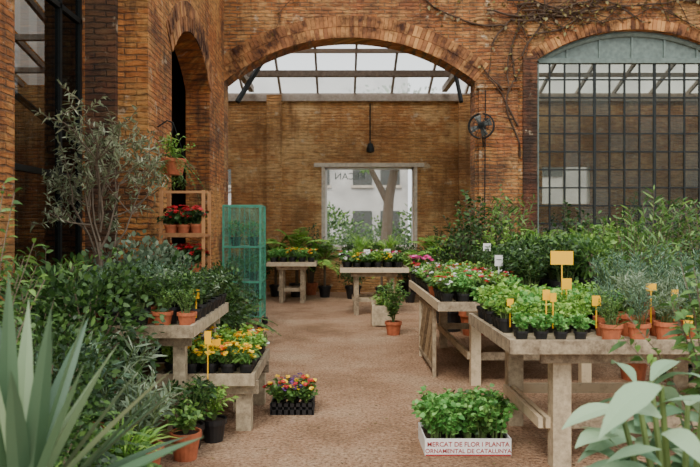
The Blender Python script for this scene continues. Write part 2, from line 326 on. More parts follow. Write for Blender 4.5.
for y in (8.4,9.8,11.2,12.4): mb.bx(-7.75,-3.55,y,y+.1,zl(y)-.14,zl(y)-.05,'woodD')
mb.obj('rafters_left_room')
mb=MB(); 
for i in range(5):
    x=-7.7+i*.75; mb.add([(x+.04,8.3,zl(8.3)+.08),(x+.71,8.3,zl(8.3)+.08),(x+.71,13.45,zl(13.45)+.08),(x+.04,13.45,zl(13.45)+.08)],[[0,1,2,3]],'roof')
mb.obj('skylight_left_room')
# windows ---------------------------------------------------------
mb=MB(); x0,x1=3.9,7.8; nx=13
for i in range(nx+1):
    x=x0+(x1-x0)*i/nx; w=.03 if i%4 else .05
    mb.bx(x-w/2,x+w/2,13.62,13.66,.6,4.93,'iron')
nz=12
for j in range(nz+1):
    z=.6+(4.93-.6)*j/nz; mb.bx(x0,x1,13.625,13.655,z-.014,z+.014,'iron')
mb.bx(x0,x1,13.58,13.7,4.89,4.99,'frame'); mb.bx(x0,x0+.07,13.58,13.7,.6,4.93,'frame'); mb.bx(x1-.07,x1,13.58,13.7,.6,4.93,'frame')
pts=[(u,13.64,arcz(u,x0,x1,4.93,.6)-.05) for u in np.linspace(x0,x1,24)]; mb.tube(pts,.06,'frame',6)
for u in (4.55,5.2,5.85,6.5,7.15): mb.bx(u-.02,u+.02,13.62,13.66,4.93,arcz(u,x0,x1,4.93,.6),'frame')
for i in range(nx):
    for j in range(nz):
        a=x0+(x1-x0)*i/nx; c=a+(x1-x0)/nx; z=.6+(4.93-.6)*j/nz; z2=z+(4.93-.6)/nz; t=rng.uniform(-.006,.006); t2=rng.uniform(-.006,.006)
        mb.add([(a,13.64+t,z),(c,13.64-t,z),(c,13.64-t+t2,z2),(a,13.64+t+t2,z2)],[[0,1,2,3]],'glassG')
us=np.linspace(x0,x1,24)
for a,c in zip(us,us[1:]): mb.add([(a,13.65,4.93),(c,13.65,4.93),(c,13.65,arcz(c,x0,x1,4.93,.6)),(a,13.65,arcz(a,x0,x1,4.93,.6))],[[0,1,2,3]],'frame')
mb.obj('window_1')
mb=MB(); XL=-3.08
for y in (6.22,7.45,8.02): mb.bx(XL-.03,XL+.03,y-.025,y+.025,.4,4.95 if 6.3<y<8 else 4.62,'iron')
for z in (.4,2.15,4.0): mb.bx(XL-.03,XL+.03,6.2,8.06,z,z+.06,'iron')
mb.tube([(XL-.05,6.22,2.95),(XL-.05,8.05,2.6)],.035,'iron',6)
for a,c in ((6.2,7.45),(7.45,8.06)):
    us=np.linspace(a,c,8); 
    for p_,q_ in zip(us,us[1:]): mb.add([(XL,p_,.4),(XL,q_,.4),(XL,q_,arcz(q_,6.2,8.06,4.6,.45)),(XL,p_,arcz(p_,6.2,8.06,4.6,.45))],[[0,1,2,3]],'glassL')
mb.obj('window_2')
mb=MB()
for x in (-.375,1.81): mb.bx(x,x+.05,17.15,17.2,1.12,3.12,'white')
for z in (1.12,3.07): mb.bx(-.375,1.85,17.15,17.2,z,z+.05,'white')
mb.add([(-.37,17.18,1.12),(1.85,17.18,1.12),(1.85,17.18,3.12),(-.37,17.18,3.12)],[[0,1,2,3]],'glassC')
mb.obj('window_3')
mb=MB(); mb.bx(-3.4,-2.72,17.2,17.22,1.9,3.1,'glassC'); mb.bx(-3.4,-3.35,17.15,17.25,1.9,3.1,'white'); mb.bx(-3.4,-2.72,17.15,17.25,2.48,2.52,'white'); mb.obj('window_4')
mb=MB(); mb.bx(5.05,6.3,17.2,17.22,2.2,3.15,'glassC')
for x in (5.05,5.64,6.25): mb.bx(x,x+.05,17.15,17.25,2.2,3.15,'white')
mb.obj('window_5')
# street outside
mb=MB(); mb.bx(-9,3.2,32,33,0,9,'facade'); mb.bx(5.2,16,29,30,0,9,'facade')
for x in (-8,-5.8,-3.6,-1.4,.6,1.9):
    for z in (.9,3.6): mb.bx(x,x+.9,31.93,32,z,z+1.5,'grey'); mb.bx(x-.08,x+.98,31.9,32,z-.12,z,'conc')
for x in (6,8.5,11):
    for z in (.9,3.8): mb.bx(x,x+1.1,28.94,29,z,z+1.6,'grey')
mb.obj('street_building')
mb=MB(); mb.tube([(0,0,0),(.03,0,1.2),(.12,0,2.6),(.5,0,4.5)],[.24,.19,.17,.1],'bark',10)
mb.tube([(.1,0,2.4),(-.5,.1,3.6),(-.9,0,5)],[.12,.08,.04],'bark',8)
mb.bush((.2,0,4.9),2,1.5,1500,.18,.1,'lMid'); mb.obj('street_tree',(1.5,22.5,0))
mb=MB(); mb.bush((0,0,.75),.8,.75,1400,.12,.06,'lMid'); hm=mb.mesh('hedge_shrub')
for x,y,s_ in ((-1,20.5,1.1),(.3,20.8,1.0),(2.7,20.3,1.2),(-.3,24,1.6),(3.6,25,1.9),(1.7,26,1.3)): put(hm,'hedge_shrub',(x,y,.0),x,s_)
# roof
mb=MB(); R0=(13.98,6.2); R1=(17.3,4.96); sl=(R1[1]-R0[1])/(R1[0]-R0[0]); zr=lambda y:R0[1]+sl*(y-R0[0])
ang=math.atan(sl); Lr=math.hypot(R1[0]-R0[0],R1[1]-R0[1])
for i in range(22):
    x=-8+i*.93; mb.box((x,(R0[0]+R1[0])/2,(R0[1]+R1[1])/2-.05),(.05,Lr,.09),'woodD',Matrix.Rotation(ang,4,'X'))
for y in (14.3,15.3,16.2,17.05): mb.box((2.3,y,zr(y)-.13),(20.6,.07,.09),'woodD')
mb.box((.2,15.9,5.2),(5.6,.14,.14),'woodD')
for x in (-2.2,2.6): mb.box((x,15.5,5.05),(.12,2.9,.14),'woodD')
mb.tube([(-1.35,15.2,5.7),(-1.75,15.0,5.2),(-2.2,14.6,4.3)],.06,'iron',5)
mb.tube([(2.35,15.2,5.7),(2.5,15.0,5.2),(2.6,14.6,4.3)],.05,'iron',5)
mb.obj('roof_beams')
mb=MB()
for i in range(21):
    x=-8+i*.93
    for a,c in ((13.98,15.3),(15.3,16.25),(16.25,17.3)): mb.add([(x+.03,a,zr(a)+.02),(x+.9,a,zr(a)+.02),(x+.9,c,zr(c)+.02),(x+.03,c,zr(c)+.02)],[[0,1,2,3]],'roof')
mb.obj('roof_glazing')
mb=MB(); mb.tube([(.75,16.96,4.7),(.75,16.96,3.75)],.018,'iron',6); mb.tube([(.75,16.96,3.75),(.75,16.8,3.7)],.02,'iron',6)
mb.lathe((.75,16.8,3.48),[(.02,.22),(.06,.2),(.1,.08),(.1,0),(.001,-.03)],'iron',14); mb.obj('wall_lamp')
mb=MB(); o2=MB(); an=np.linspace(0,2*math.pi,25)
for rr,yy in ((.24,0),(.24,.06),(.15,-.03),(.07,-.04)): o2.tube([(rr*math.cos(a),yy,rr*math.sin(a)) for a in an],.016 if rr>.2 else .006,'iron',5)
for i in range(12):
    a=i*math.pi/6; o2.tube([(.24*math.cos(a),0,.24*math.sin(a)),(.15*math.cos(a),-.03,.15*math.sin(a)),(0,-.045,0)],.005,'iron',4)
for i in range(4):
    a=i*math.pi/2+.4; d=np.array([math.cos(a),0,math.sin(a)]); e=np.array([-math.sin(a),0,math.cos(a)]); o2.add([d*.04-e*.03,d*.2-e*.07+[0,.02,0],d*.21+e*.06-[0,.01,0],d*.04+e*.03],[[0,1,2,3]],'grey')
o2.tube([(0,-.03,0),(0,.12,0)],.06,'iron',12)
v=np.vstack(o2.v)@np.array(Matrix.Rotation(-.35,3,'Z')).T
mb.mats=list(o2.mats); mb.v.append(v+np.array([2.72,13.12,3.57])); mb.f=[list(f) for f in o2.f]; mb.mi=list(o2.mi); mb.n=len(v)
mb.tube([(2.72,13.2,3.57),(2.85,13.3,3.7),(2.9,13.38,3.75)],.02,'iron',6); mb.tube([(2.75,13.2,3.5),(2.82,13.38,3.2)],.014,'iron',5)
mb.obj('wall_fan')
mb=MB(); mb.tube([(2.86,13.38,4.3),(2.85,13.375,3.0),(2.84,13.38,1.2)],.012,'iron',5); mb.obj('electrical_conduit')
# vines
mb=MB()
def vine(p,ang,n,step=.14,r=.018,bend=.35,br=.13,depth=0):
    pts=[]; p=np.array(p,float)
    for i in range(n):
        pts.append((p[0],YA-.04-(.1 if 2.7<p[0]<3.55 and p[1]<4.5 else 0)-.02*math.sin(i),p[1])); ang+=rng.normal()*bend*.5; p=p+step*np.array([math.cos(ang),math.sin(ang)])
        if (3.75<p[0]<7.9 and .6<p[1]<5.15+.5*(1-((p[0]-5.85)/2)**2)) or (-2.3<p[0]<2.75 and p[1]<5.0+.5*(1-(p[0]/2.6)**2)): break
        if depth<3 and rng.random()<br: vine(p,ang+rng.choice([-1,1])*rng.uniform(.4,1.1),int(n*.5),step,r*.6,bend,br,depth+1)
        if rng.random()<.4: mb.leaves([(p[0],YA-.06,p[1])],[rng.normal(),-.4,rng.normal()],.08,.06,'lDry')
    if len(pts)>2: mb.tube(pts,np.linspace(r,r*.35,len(pts)),'vine',5)
for a in [((3.6,0.2),1.6,46),((3.58,1.2),1.55,40),((3.56,3.0),1.55,30),((3.7,5.4),.35,40),((3.4,5.8),.1,45),((3.3,6.1),-.05,45),((4,5.8),.25,40),((8.2,6.0),3.2,30),((3.0,5.2),1.2,14),((3.2,4.3),2.4,10),((3.3,5.6),3.0,26),((3.5,3.6),2.2,10),((5,6.2),0,30),((3.5,6.0),.3,40),((3.4,5.7),.2,50),((3.6,5.9),.05,50),((8,5.8),3.0,40),((8,6.3),3.2,40),((3.6,5.0),1.3,20),((3.5,4.5),1.8,14),((2.9,5.9),.1,30)]:
    vine(a[0],a[1],a[2],r=.022)
mb.obj('climbing_vine')
# ---------------------------------------------------------------- tables
def table(name,x0,x1,y0,y1,h,legs=None,leg=.09,rails=True,lip=.03,apron=.09,lattice=False):
    mb=MB(); W=x1-x0; D=y1-y0; n=max(3,int(D/.16))
    for i in range(n): mb.bx(x0+.03,x1-.03,y0+.03+i*(D-.06)/n+.004,y0+.03+(i+1)*(D-.06)/n-.004,h-.03,h,'wood')
    mb.bx(x0,x1,y0,y0+.03,h-apron+lip,h+lip,'wood'); mb.bx(x0,x1,y1-.03,y1,h-apron+lip,h+lip,'wood')
    mb.bx(x0,x0+.03,y0+.03,y1-.03,h-apron+lip,h+lip,'wood'); mb.bx(x1-.03,x1,y0+.03,y1-.03,h-apron+lip,h+lip,'wood')
    legs=legs or [(x0+.3,y0+.2),(x1-.3,y0+.2),(x0+.3,y1-.2),(x1-.3,y1-.2)]
    for (x,y) in legs: mb.bx(x-leg/2,x+leg/2,y-leg/2,y+leg/2,0,h-.03,'wood')
    xs=sorted({l[0] for l in legs}); ys=sorted({l[1] for l in legs})
    for y in ys:
        mb.bx(xs[0]-.1,xs[-1]+.1,y-leg/2-.03,y-leg/2,h-.14,h-.04,'wood')
        if rails: mb.bx(xs[0]-.05,xs[-1]+.05,y+leg/2,y+leg/2+.03,h*.28,h*.28+.08,'wood')
    for x in xs: mb.bx(x-leg/2-.03,x-leg/2,ys[0],ys[-1],h*.28+.02,h*.28+.09,'wood')
    if lattice:
        ya,yb=lattice; xx=x0+.06
        for k in range(-8,12):
            for sg in (1,-1):
                ya1=ya+k*.12; ya2=ya1+sg*.6; dd=ya2-ya1; tA=0.;tB=1.
                for bnd,less in ((ya,True),(yb,False)):
                    t_=(bnd-ya1)/dd
                    if (dd>0)==less: tA=max(tA,t_)
                    else: tB=min(tB,t_)
                if tB-tA>.03: mb.tube([(xx+(.01 if sg>0 else -.01),ya1+dd*tA,.12+.6*tA),(xx+(.01 if sg>0 else -.01),ya1+dd*tB,.12+.6*tB)],.011,'wood',4)
        for z in (.1,.72): mb.bx(xx-.02,xx+.02,ya,yb,z-.02,z+.02,'wood')
        for y in (ya,yb): mb.bx(xx-.02,xx+.02,y-.02,y+.02,0,.76,'wood')
    return mb.obj(name)
table('display_table',1.09,3.5,4.36,5.78,.85,[(1.47,4.56),(1.42,5.55),(2.9,4.56),(2.75,5.55)],leg=.12)
table('display_table',.95,2.75,6.6,9.4,.85,[(1.38,6.95),(1.38,9.1),(2.5,6.95),(2.5,9.1)],leg=.1,lattice=(7.3,8.5))
table('display_table',-2.0,-1.08,5.0,6.6,.85,[(-1.22,5.2),(-1.22,6.4),(-1.8,5.2),(-1.8,6.4)],leg=.09)
table('low_display_table',-1.42,-.66,5.25,6.4,.44,[(-.76,5.42),(-.74,6.2),(-1.3,5.42),(-1.3,6.2)],leg=.12,rails=False)
table('display_table',-1.55,-.5,14.3,15.2,.85,leg=.09)
table('display_table',-.0,1.25,12.3,13.3,.85,leg=.09)
# ---------------------------------------------------------------- plant library
def variants(fn,n=2): return [fn() for _ in range(n)]
def herb(L=.045,W=.03,h=.17,sp=.1,n=16,per=8,k='lHerb',pot='black',pr=.06,ph=.09,flower=None,nf=5,fr=.022,fc=None,name='potted_herb',t0=.2,leafup=.35,lean=.3,droop=.3):
    mb=MB(); mb.pot((0,0,0),pr,ph,pot); tips=mb.spray((0,0,ph*.9),n,h,sp,k,per=per,L=L,W=W,r0=pr*.5,t0=t0,leafup=leafup,lean=lean,droop=droop)
    if flower:
        for i,f in enumerate(flower if isinstance(flower,(list,tuple)) else [flower]):
            q=tips[rng.integers(len(tips),size=nf)]+rng.normal(size=(nf,3))*.02+np.array([0,0,.02])
            c=np.array([0,0,ph]); mb.flowers(q,norm(q-c)+np.array([0,-.2,.6]),fr,f,fc)
    return mb.mesh(name,False)
LIB={}
LIB['potted_herb']=variants(lambda:herb(n=20,per=10),3)
LIB['potted_mint']=variants(lambda:herb(k='lLight',L=.04,W=.026,h=.2,n=20,per=12),2)
LIB['potted_rosemary']=variants(lambda:herb(k='lBlue',L=.035,W=.006,h=.32,sp=.12,n=18,per=30,pot='terra',pr=.085,ph=.13,name='potted_rosemary',droop=.0),2)
LIB['potted_lavender']=variants(lambda:herb(k='lGrey',L=.05,W=.008,h=.28,sp=.15,n=26,per=20,pot='terra',pr=.09,ph=.14,name='potted_lavender',droop=.1),2)
LIB['potted_thyme']=variants(lambda:herb(k='lMid',L=.022,W=.013,h=.22,sp=.12,n=22,per=18,pot='terra',pr=.075,ph=.11,name='potted_thyme'),2)
LIB['potted_yellow_pansy']=variants(lambda:herb(k='lMid',L=.05,W=.03,h=.1,sp=.09,n=16,per=7,flower=['fYel'],nf=9,fr=.03,fc='fPur',name='potted_yellow_pansy'),2)
LIB['potted_purple_pansy']=variants(lambda:herb(k='lMid',L=.05,W=.03,h=.1,sp=.09,n=16,per=7,flower=['fPur','fWhi'],nf=5,fr=.03,fc='fYel',name='potted_purple_pansy'),1)
LIB['potted_cyclamen']=variants(lambda:herb(k='lDark',L=.06,W=.055,h=.16,sp=.12,n=20,per=6,flower=['fRed'],nf=18,fr=.028,name='potted_cyclamen',pr=.07,ph=.1,pot='terra'),2)
LIB['potted_pink_primrose']=variants(lambda:herb(k='lMid',L=.06,W=.03,h=.12,sp=.1,n=16,per=6,flower=['fPink'],nf=12,fr=.032,name='potted_pink_primrose'),1)
LIB['potted_orange_primrose']=variants(lambda:herb(k='lMid',L=.06,W=.03,h=.12,sp=.1,n=16,per=6,flower=['fOra','fYel'],nf=5,fr=.026,name='potted_orange_primrose'),1)
LIB['potted_red_primrose']=variants(lambda:herb(k='lMid',L=.06,W=.032,h=.15,sp=.12,n=18,per=9,flower=['fRed','fWhi'],nf=4,fr=.024,name='potted_red_primrose'),1)
def shrub(r,h,k,L,W,n,pr,ph,pot='black',name='potted_shrub'):
    mb=MB(); mb.pot((0,0,0),pr,ph,pot); rz=(h-ph)/2
    mb.bush((0,0,ph+rz),r,rz,n,L,W,k); return mb.mesh(name)
LIB['potted_boxwood']=variants(lambda:shrub(.22,.55,'lGrey',.03,.018,1900,.12,.16,name='potted_boxwood'),2)
LIB['potted_laurel']=variants(lambda:shrub(.26,.75,'lDark',.06,.022,1000,.13,.2,name='potted_laurel'),2)
LIB['potted_privet']=variants(lambda:shrub(.26,.75,'lDark',.035,.018,1700,.13,.2,name='potted_privet'),2)
LIB['potted_heather']=variants(lambda:shrub(.13,.34,'lMid',.04,.016,420,.08,.12,name='potted_heather'),2)
LIB['potted_hebe']=variants(lambda:herb(k='lDark',L=.05,W=.018,h=.3,sp=.15,n=28,per=18,pr=.085,ph=.13,name='potted_hebe'),2)
LIB['potted_euonymus']=variants(lambda:herb(k='lGrey',L=.04,W=.018,h=.26,sp=.14,n=26,per=16,pr=.085,ph=.13,name='potted_euonymus'),1)
LIB['potted_grass']=variants(lambda:herb(k='lLight',L=.22,W=.01,h=.2,sp=.12,n=26,per=9,pr=.09,ph=.13,name='potted_grass',leafup=2,droop=.5),1)
def tallplant(h,sp,n,per,L,W,k,pr=.15,ph=.25,pot='terra',name='potted_plant',**kw):
    mb=MB(); mb.pot((0,0,0),pr,ph,pot); mb.spray((0,0,ph*.88),n,h-ph,sp,k,per=per,L=L,W=W,r0=pr*.4,stemr=.007,stem='bark',**kw); return mb.mesh(name)
LIB['potted_oleander']=variants(lambda:tallplant(1.7,.42,24,30,.12,.02,'lMid',name='potted_oleander',t0=.25,droop=.1),2)
LIB['potted_camellia']=variants(lambda:tallplant(1.55,.42,32,34,.07,.034,'lDark',name='potted_camellia',t0=.25),2)
LIB['potted_citrus']=variants(lambda:tallplant(1.6,.35,22,30,.075,.032,'lLight',name='potted_citrus',t0=.35),2)
LIB['potted_rosebush']=variants(lambda:tallplant(1.35,.38,16,14,.06,.035,'lMid',name='potted_rosebush',t0=.3),1)
LIB['potted_sapling']=variants(lambda:tallplant(2.1,.35,7,16,.09,.035,'lMid',name='potted_sapling',t0=.3,jit=.4),2)
def palm(h,L,k='lMid',n=14,pr=.14,ph=.24,name='potted_palm',lfL=.16,lfW=.014,pot='black',el=(.6,1.4)):
    mb=MB(); mb.pot((0,0,0),pr,ph,pot)
    if h-L*.75>ph: mb.tube([(0,0,ph*.85),(0,0,h-L*.75)],[.03,.025],'bark',6)
    mb.fronds((0,0,max(ph*.9,h-L*.8)),n,L,k,lfL=lfL,lfW=lfW,pairs=24,el=el,droop=.5); return mb.mesh(name)
LIB['potted_palm']=variants(lambda:palm(1.5,.95,'lLight',20,lfW=.035,lfL=.2,el=(.3,1.4)),2)
LIB['potted_fern']=variants(lambda:palm(.6,.5,'lMid',28,.12,.18,'potted_fern',.07,.018,'terra',(.2,1.2)),2)
def P(kind,x,y,z=0,sc=1.):
    s=sc*rng.uniform(.92,1.08); return put(LIB[kind][rng.integers(len(LIB[kind]))],kind,(x,y,z),rng.random()*6.28,s)
T=.851
for yy in np.arange(4.9,5.65,.145):
    for xx in np.arange(1.2,2.05,.14):
        P('potted_herb' if (xx+yy)%.5>.2 else 'potted_mint',xx+rng.uniform(-.01,.01),yy,T,1.1)
for xx in np.arange(1.2,1.72,.13): P('potted_herb',xx,4.5,T,.8)
for xx in np.arange(1.24,1.72,.14): P('potted_mint',xx,4.7,T,.9)
for i,xx in enumerate(np.arange(1.8,3.4,.185)):
    P(['potted_thyme','potted_rosemary','potted_lavender','potted_thyme'][i%4],xx,4.52,T,.95)
    P(['potted_rosemary','potted_lavender','potted_thyme'][i%3],xx+.05,4.74,T,1.05)
for xx in np.arange(2.2,3.35,.21):
    P('potted_lavender',xx,4.99,T,1.1); P('potted_rosemary',xx+.05,5.25,T,1.2); P('potted_rosemary',xx,5.52,T,1.45)
for yy in np.arange(6.75,9.3,.165):
    for xx in np.arange(1.06,1.75,.165):
        k=random.choice(['potted_red_primrose','potted_red_primrose','potted_orange_primrose','potted_herb','potted_thyme','potted_pink_primrose','potted_mint','potted_purple_pansy','potted_heather'])
        if yy<7.3: k=random.choice(['potted_mint','potted_herb','potted_red_primrose'])
        P(k,xx,yy,T,1.15 if k!='potted_heather' else .8)
P('potted_pink_primrose',1.05,9.25,T,1.8)
for yy in np.arange(6.8,9.3,.27):
    P('potted_hebe',1.93,yy,T,1.35); P(random.choice(['potted_hebe','potted_euonymus','potted_heather']),2.25,yy,T,1.6); P('potted_heather',2.55,yy,T,1.9)
for k,x,y,z,s in [('potted_camellia',2.0,10.2,0,1.42),('potted_privet',1.7,10.6,0,2.0),('potted_citrus',2.35,9.9,0,1.25),('potted_oleander',2.75,10.8,0,1.35),('potted_camellia',2.4,11.6,0,1.5),
    ('potted_citrus',3.15,8.6,0,1.15),('potted_oleander',3.1,7.2,0,1.0),('potted_citrus',3.6,9.3,0,1.2),('potted_rosebush',3.4,7.9,0,1.3),('potted_oleander',3.9,8.5,0,1.2),('potted_camellia',3.3,9.9,0,1.25),
    ('potted_camellia',3.85,7.3,0,1.1),('potted_rosebush',4.2,8.0,0,1.45),('potted_oleander',4.5,9.2,0,1.25),('potted_camellia',4.4,7.2,0,1.1),('potted_palm',3.3,10.8,0,1.35),('potted_palm',4.3,10.5,0,1.4),('potted_camellia',5.2,10.2,0,1.3),('potted_laurel',3.2,6.5,0,1.5),('potted_privet',3.7,6.4,0,1.6),('potted_oleander',3.05,6.2,0,.85),
    ('potted_sapling',2.9,8.2,0,1.05),('potted_sapling',3.7,8.9,0,1.2),('potted_sapling',4.6,8.6,0,1.15),('potted_sapling',2.5,10.4,0,1.15),('potted_camellia',4.9,9.8,0,1.2),('potted_camellia',4.0,9.8,0,1.2),
    ('potted_camellia',4.6,14.8,0,1.3),('potted_palm',5.6,15,0,1.6),('potted_oleander',6.6,14.9,0,1.5),('potted_camellia',7.5,15,0,1.6),('potted_camellia',5.2,15.8,0,1.4),
    ('potted_palm',2.2,15.0,0,1.15),('potted_palm',1.5,14.6,0,1.05),('potted_palm',.95,15.5,0,1.0),('potted_camellia',2.7,14.7,0,1.2),('potted_palm',-.35,15.7,0,1.1),('potted_palm',-1.0,15.8,0,1.25),('potted_palm',-1.5,15.9,0,1.1),('potted_privet',-1.9,15.6,0,1.8),('potted_camellia',2.3,16.2,0,1.1),('potted_privet',1.6,16.2,0,1.7),('potted_privet',.3,15.4,0,1.5),('potted_camellia',-.7,16.3,0,1.1)]:
    P(k,x,y,z,s)
for xx in np.arange(.12,1.2,.19):
    for yy in np.arange(12.45,13.1,.19): P(random.choice(['potted_red_primrose','potted_yellow_pansy','potted_pink_primrose','potted_mint','potted_herb','potted_purple_pansy']),xx,yy,T,1.3)
for xx,s in ((.15,1.3),(.4,1.7),(.65,1.3),(.95,1.6),(1.12,1.2)): P('potted_grass' if s>1.5 else 'potted_hebe',xx,13.1,T,s)
for xx in np.arange(-1.42,-.55,.2):
    for yy in (14.5,14.75,15.0): P(random.choice(['potted_orange_primrose','potted_mint','potted_herb']),xx,yy,T,1.25)
for yy in np.arange(5.16,6.5,.19):
    for xx in np.arange(-1.9,-1.15,.185):
        k=random.choice(['potted_hebe','potted_euonymus','potted_rosemary']) if xx<-1.45 else random.choice(['potted_hebe','potted_euonymus','potted_heather','potted_hebe','potted_red_primrose','potted_thyme'])
        P(k,xx,yy,T,1.0 if xx>-1.4 else 1.12)
for yy in np.arange(5.37,6.35,.15):
    for xx in np.arange(-1.32,-.7,.145):
        P(random.choice(['potted_yellow_pansy','potted_yellow_pansy','potted_mint','potted_yellow_pansy','potted_purple_pansy','potted_orange_primrose']),xx,yy,.441,1.05)
for k,x,y,z,s in [('potted_boxwood',-2.1,7.3,0,2.8),('potted_laurel',-2.25,6.1,0,1.9),('potted_camellia',-2.3,5.3,0,.95),('potted_laurel',-1.75,7.1,0,1.7),('potted_privet',-1.35,7.3,0,1.5),('potted_camellia',-2.0,4.45,0,.9),
    ('potted_oleander',-2.3,4.6,0,.95),('potted_lavender',-1.55,4.65,0,2.2),('potted_euonymus',-1.3,4.4,0,1.6),('potted_fern',-1.2,3.75,0,1.0),('potted_rosemary',-1.6,4.15,0,2.6),('potted_fern',-1.6,3.4,0,1.7),('potted_privet',-1.65,3.8,0,1.45),('potted_grass',-1.25,3.95,0,1.3),('potted_fern',-1.15,3.3,0,1.1),('potted_euonymus',-1.4,3.6,0,1.8),
    ('potted_privet',-1.75,4.75,0,1.75),('potted_laurel',-2.05,4.85,0,1.75),('potted_lavender',-1.25,4.2,0,1.8),('potted_privet',-1.35,3.15,0,1.15),
    ('potted_laurel',-1.5,8.8,0,1.2),('potted_fern',-1.45,9.5,0,1.3),('potted_oleander',-2.15,5.0,0,.95),('potted_hebe',-1.1,4.95,0,1.4),('potted_laurel',-1.75,9.7,0,1.4),('potted_camellia',-1.7,12.6,0,.95)]:
    P(k,x,y,z,s)
mb=MB(); mb.pot((0,0,0),.11,.19,'terra'); mb.spray((0,0,.17),20,.22,.16,'lMid',per=12,L=.05,W=.03); mb.obj('potted_geranium',(-1.07,4.72,0))
mb=MB(); mb.pot((0,0,0),.1,.17,'black'); mb.spray((0,0,.15),22,.3,.16,'lLight',per=14,L=.05,W=.016); mb.obj('potted_rockrose',(-.95,5.12,0))
mb=MB(); mb.pot((0,0,0),.13,.2,'terra'); mb.spray((0,0,.18),34,.72,.28,'lMid',per=20,L=.08,W=.03); mb.obj('potted_azalea',(.8,10.2,0))
mb=MB(); mb.bx(-.14,.14,-.2,-.18,.02,.34,'wood'); mb.bx(-.14,.14,.18,.2,.02,.34,'wood'); mb.bx(-.16,-.14,-.2,.2,.02,.34,'wood'); mb.bx(.14,.16,-.2,.2,.02,.34,'wood'); mb.bx(-.14,.14,-.18,.18,.02,.28,'soil')
for a in (-.13,.13):
    for b_ in (-.17,.17): mb.bx(a-.02,a+.02,b_-.02,b_+.02,0,.36,'wood')
mb.spray((0,0,.28),20,.3,.2,'lLight',per=10,L=.07,W=.03); mb.obj('wooden_planter',(.68,11.2,0))
# olive tree
mb=MB(); mb.pot((0,0,0),.22,.36,'terra'); mb.tube([(0,0,.32),(.03,0,.9),(-.02,.02,1.4)],[.035,.028,.024],'bark',7)
def branch(p,d,l,r,dep):
    d=norm(np.array(d)); pts=[p]; q=np.array(p,float)
    for i in range(4): d=norm(d+rng.normal(size=3)*.16+np.array([0,0,.1])); q=q+d*l/4; pts.append(q.copy())
    mb.tube(pts,np.linspace(r,r*.55,5),'bark',4)
    if dep==0:
        P_=np.array([pts[i]+(pts[i+1]-pts[i])*t for i in range(4) for t in (0,.2,.4,.6,.8)]); n=len(P_)
        mb.leaves(P_,rng.normal(size=(n,3))+d*.6,.075*rng.uniform(.7,1.2,n),.016,'lOlive',droop=.15); return
    for i in range(4): branch(pts[rng.integers(2,5)],d+rng.normal(size=3)*.55,l*.62,r*.6,dep-1)
for i in range(8): branch(np.array([0,0,1.05+.09*i]),(math.cos(i*2.4)*.38,math.sin(i*2.4)*.38,1),.7,.013,2)
mb.obj('olive_tree',(-2.38,6.75,0),sc=1.04,clampx=-.55)
# hanging pot
mb=MB(); mb.pot((0,0,-.1),.16,.2,'terra'); mb.fronds((0,0,.08),18,.45,'lMid',lfL=.055,lfW=.016,pairs=14,el=(-.1,1.0),droop=1.0); mb.spray((0,0,.08),18,.35,.26,'lLight',per=10,L=.06,W=.03)
mb.spray((0,0,.05),10,-.35,.2,'lMid',per=10,L=.05,W=.02,lean=-.8)
for i in range(3):
    a=i*2.1; mb.tube([(.15*math.cos(a),.15*math.sin(a),.09),(0,0,.55)],.004,'iron',4)
mb.tube([(0,0,.55),(-.08,0,.58),(-.2,0,.5)],.01,'iron',5); mb.obj('hanging_fern_basket',(-2.08,8.5,2.36),clampx=-.21)
# wooden rack
mb=MB()
for x in (-.25,.25):
    for y in (-.18,.18): mb.bx(x-.018,x+.018,y-.018,y+.018,0,2.05,'woodO')
for z in (.5,1.04,1.52):
    for i in range(4): mb.bx(-.27,.27,-.19+i*.095,-.19+i*.095+.085,z-.025,z,'woodO')
    mb.bx(-.27,.27,-.215,-.2,z-.03,z+.02,'woodO')
mb.bx(-.27,.27,-.02,.02,2.02,2.05,'woodO'); mb.obj('wooden_plant_rack',(-1.87,8.25,0))
for z in (.501,1.041,1.521):
    for x in (-2.02,-1.87,-1.71): P('potted_cyclamen' if z>.6 else 'potted_hebe',x,8.14,z,1.25)
    for x in (-1.96,-1.78): P('potted_cyclamen' if z>1 else 'potted_hebe',x,8.33,z,1.3 if z>1 else 1)
# green mesh trolley
mb=MB(); X,D,H=.29,.33,1.95
for x in (-X,X):
    for y in (-D,D): mb.bx(x-.014,x+.014,y-.014,y+.014,.12,H,'green'); mb.lathe((x,y,0),[(.001,0),(.05,.01),(.05,.11),(.001,.12)],'black',10)
for z in (.2,.75,1.3,H): 
    for y in (-D,D): mb.bx(-X,X,y-.01,y+.01,z-.012,z+.012,'green')
    for x in (-X,X): mb.bx(x-.01,x+.01,-D,D,z-.012,z+.012,'green')
for z in (.2,.75,1.3): mb.bx(-X,X,-D,D,z-.006,z+.006,'grey')
for i in range(1,7):
    y=-D+2*D*i/7; x=-X+2*X*i/7
    for xx in (-X,X): mb.bx(xx-.0025,xx+.0025,y-.0025,y+.0025,.2,H,'green')
    for yy in (-D,D): mb.bx(x-.0025,x+.0025,yy-.0025,yy+.0025,.2,H,'green')
for i in range(14):
    z=.28+i*.12
    for xx in (-X,X): mb.bx(xx-.0025,xx+.0025,-D,D,z,z+.005,'green')
for xx in (-X-.004,X+.004): mb.add([(xx,-D,.2),(xx,D,.2),(xx,D,H),(xx,-D,H)],[[0,1,2,3]],'meshG')
for yy in (-D-.004,D+.004): mb.add([(-X,yy,.2),(X,yy,.2),(X,yy,H),(-X,yy,H)],[[0,1,2,3]],'meshG')
mb.obj('green_mesh_trolley',(-1.54,11.0,0))
for z,s in ((.21,1.3),(.76,1.3),(1.31,1.5)):
    for x in (-1.68,-1.4): P('potted_heather',x,11,z,s*.85)
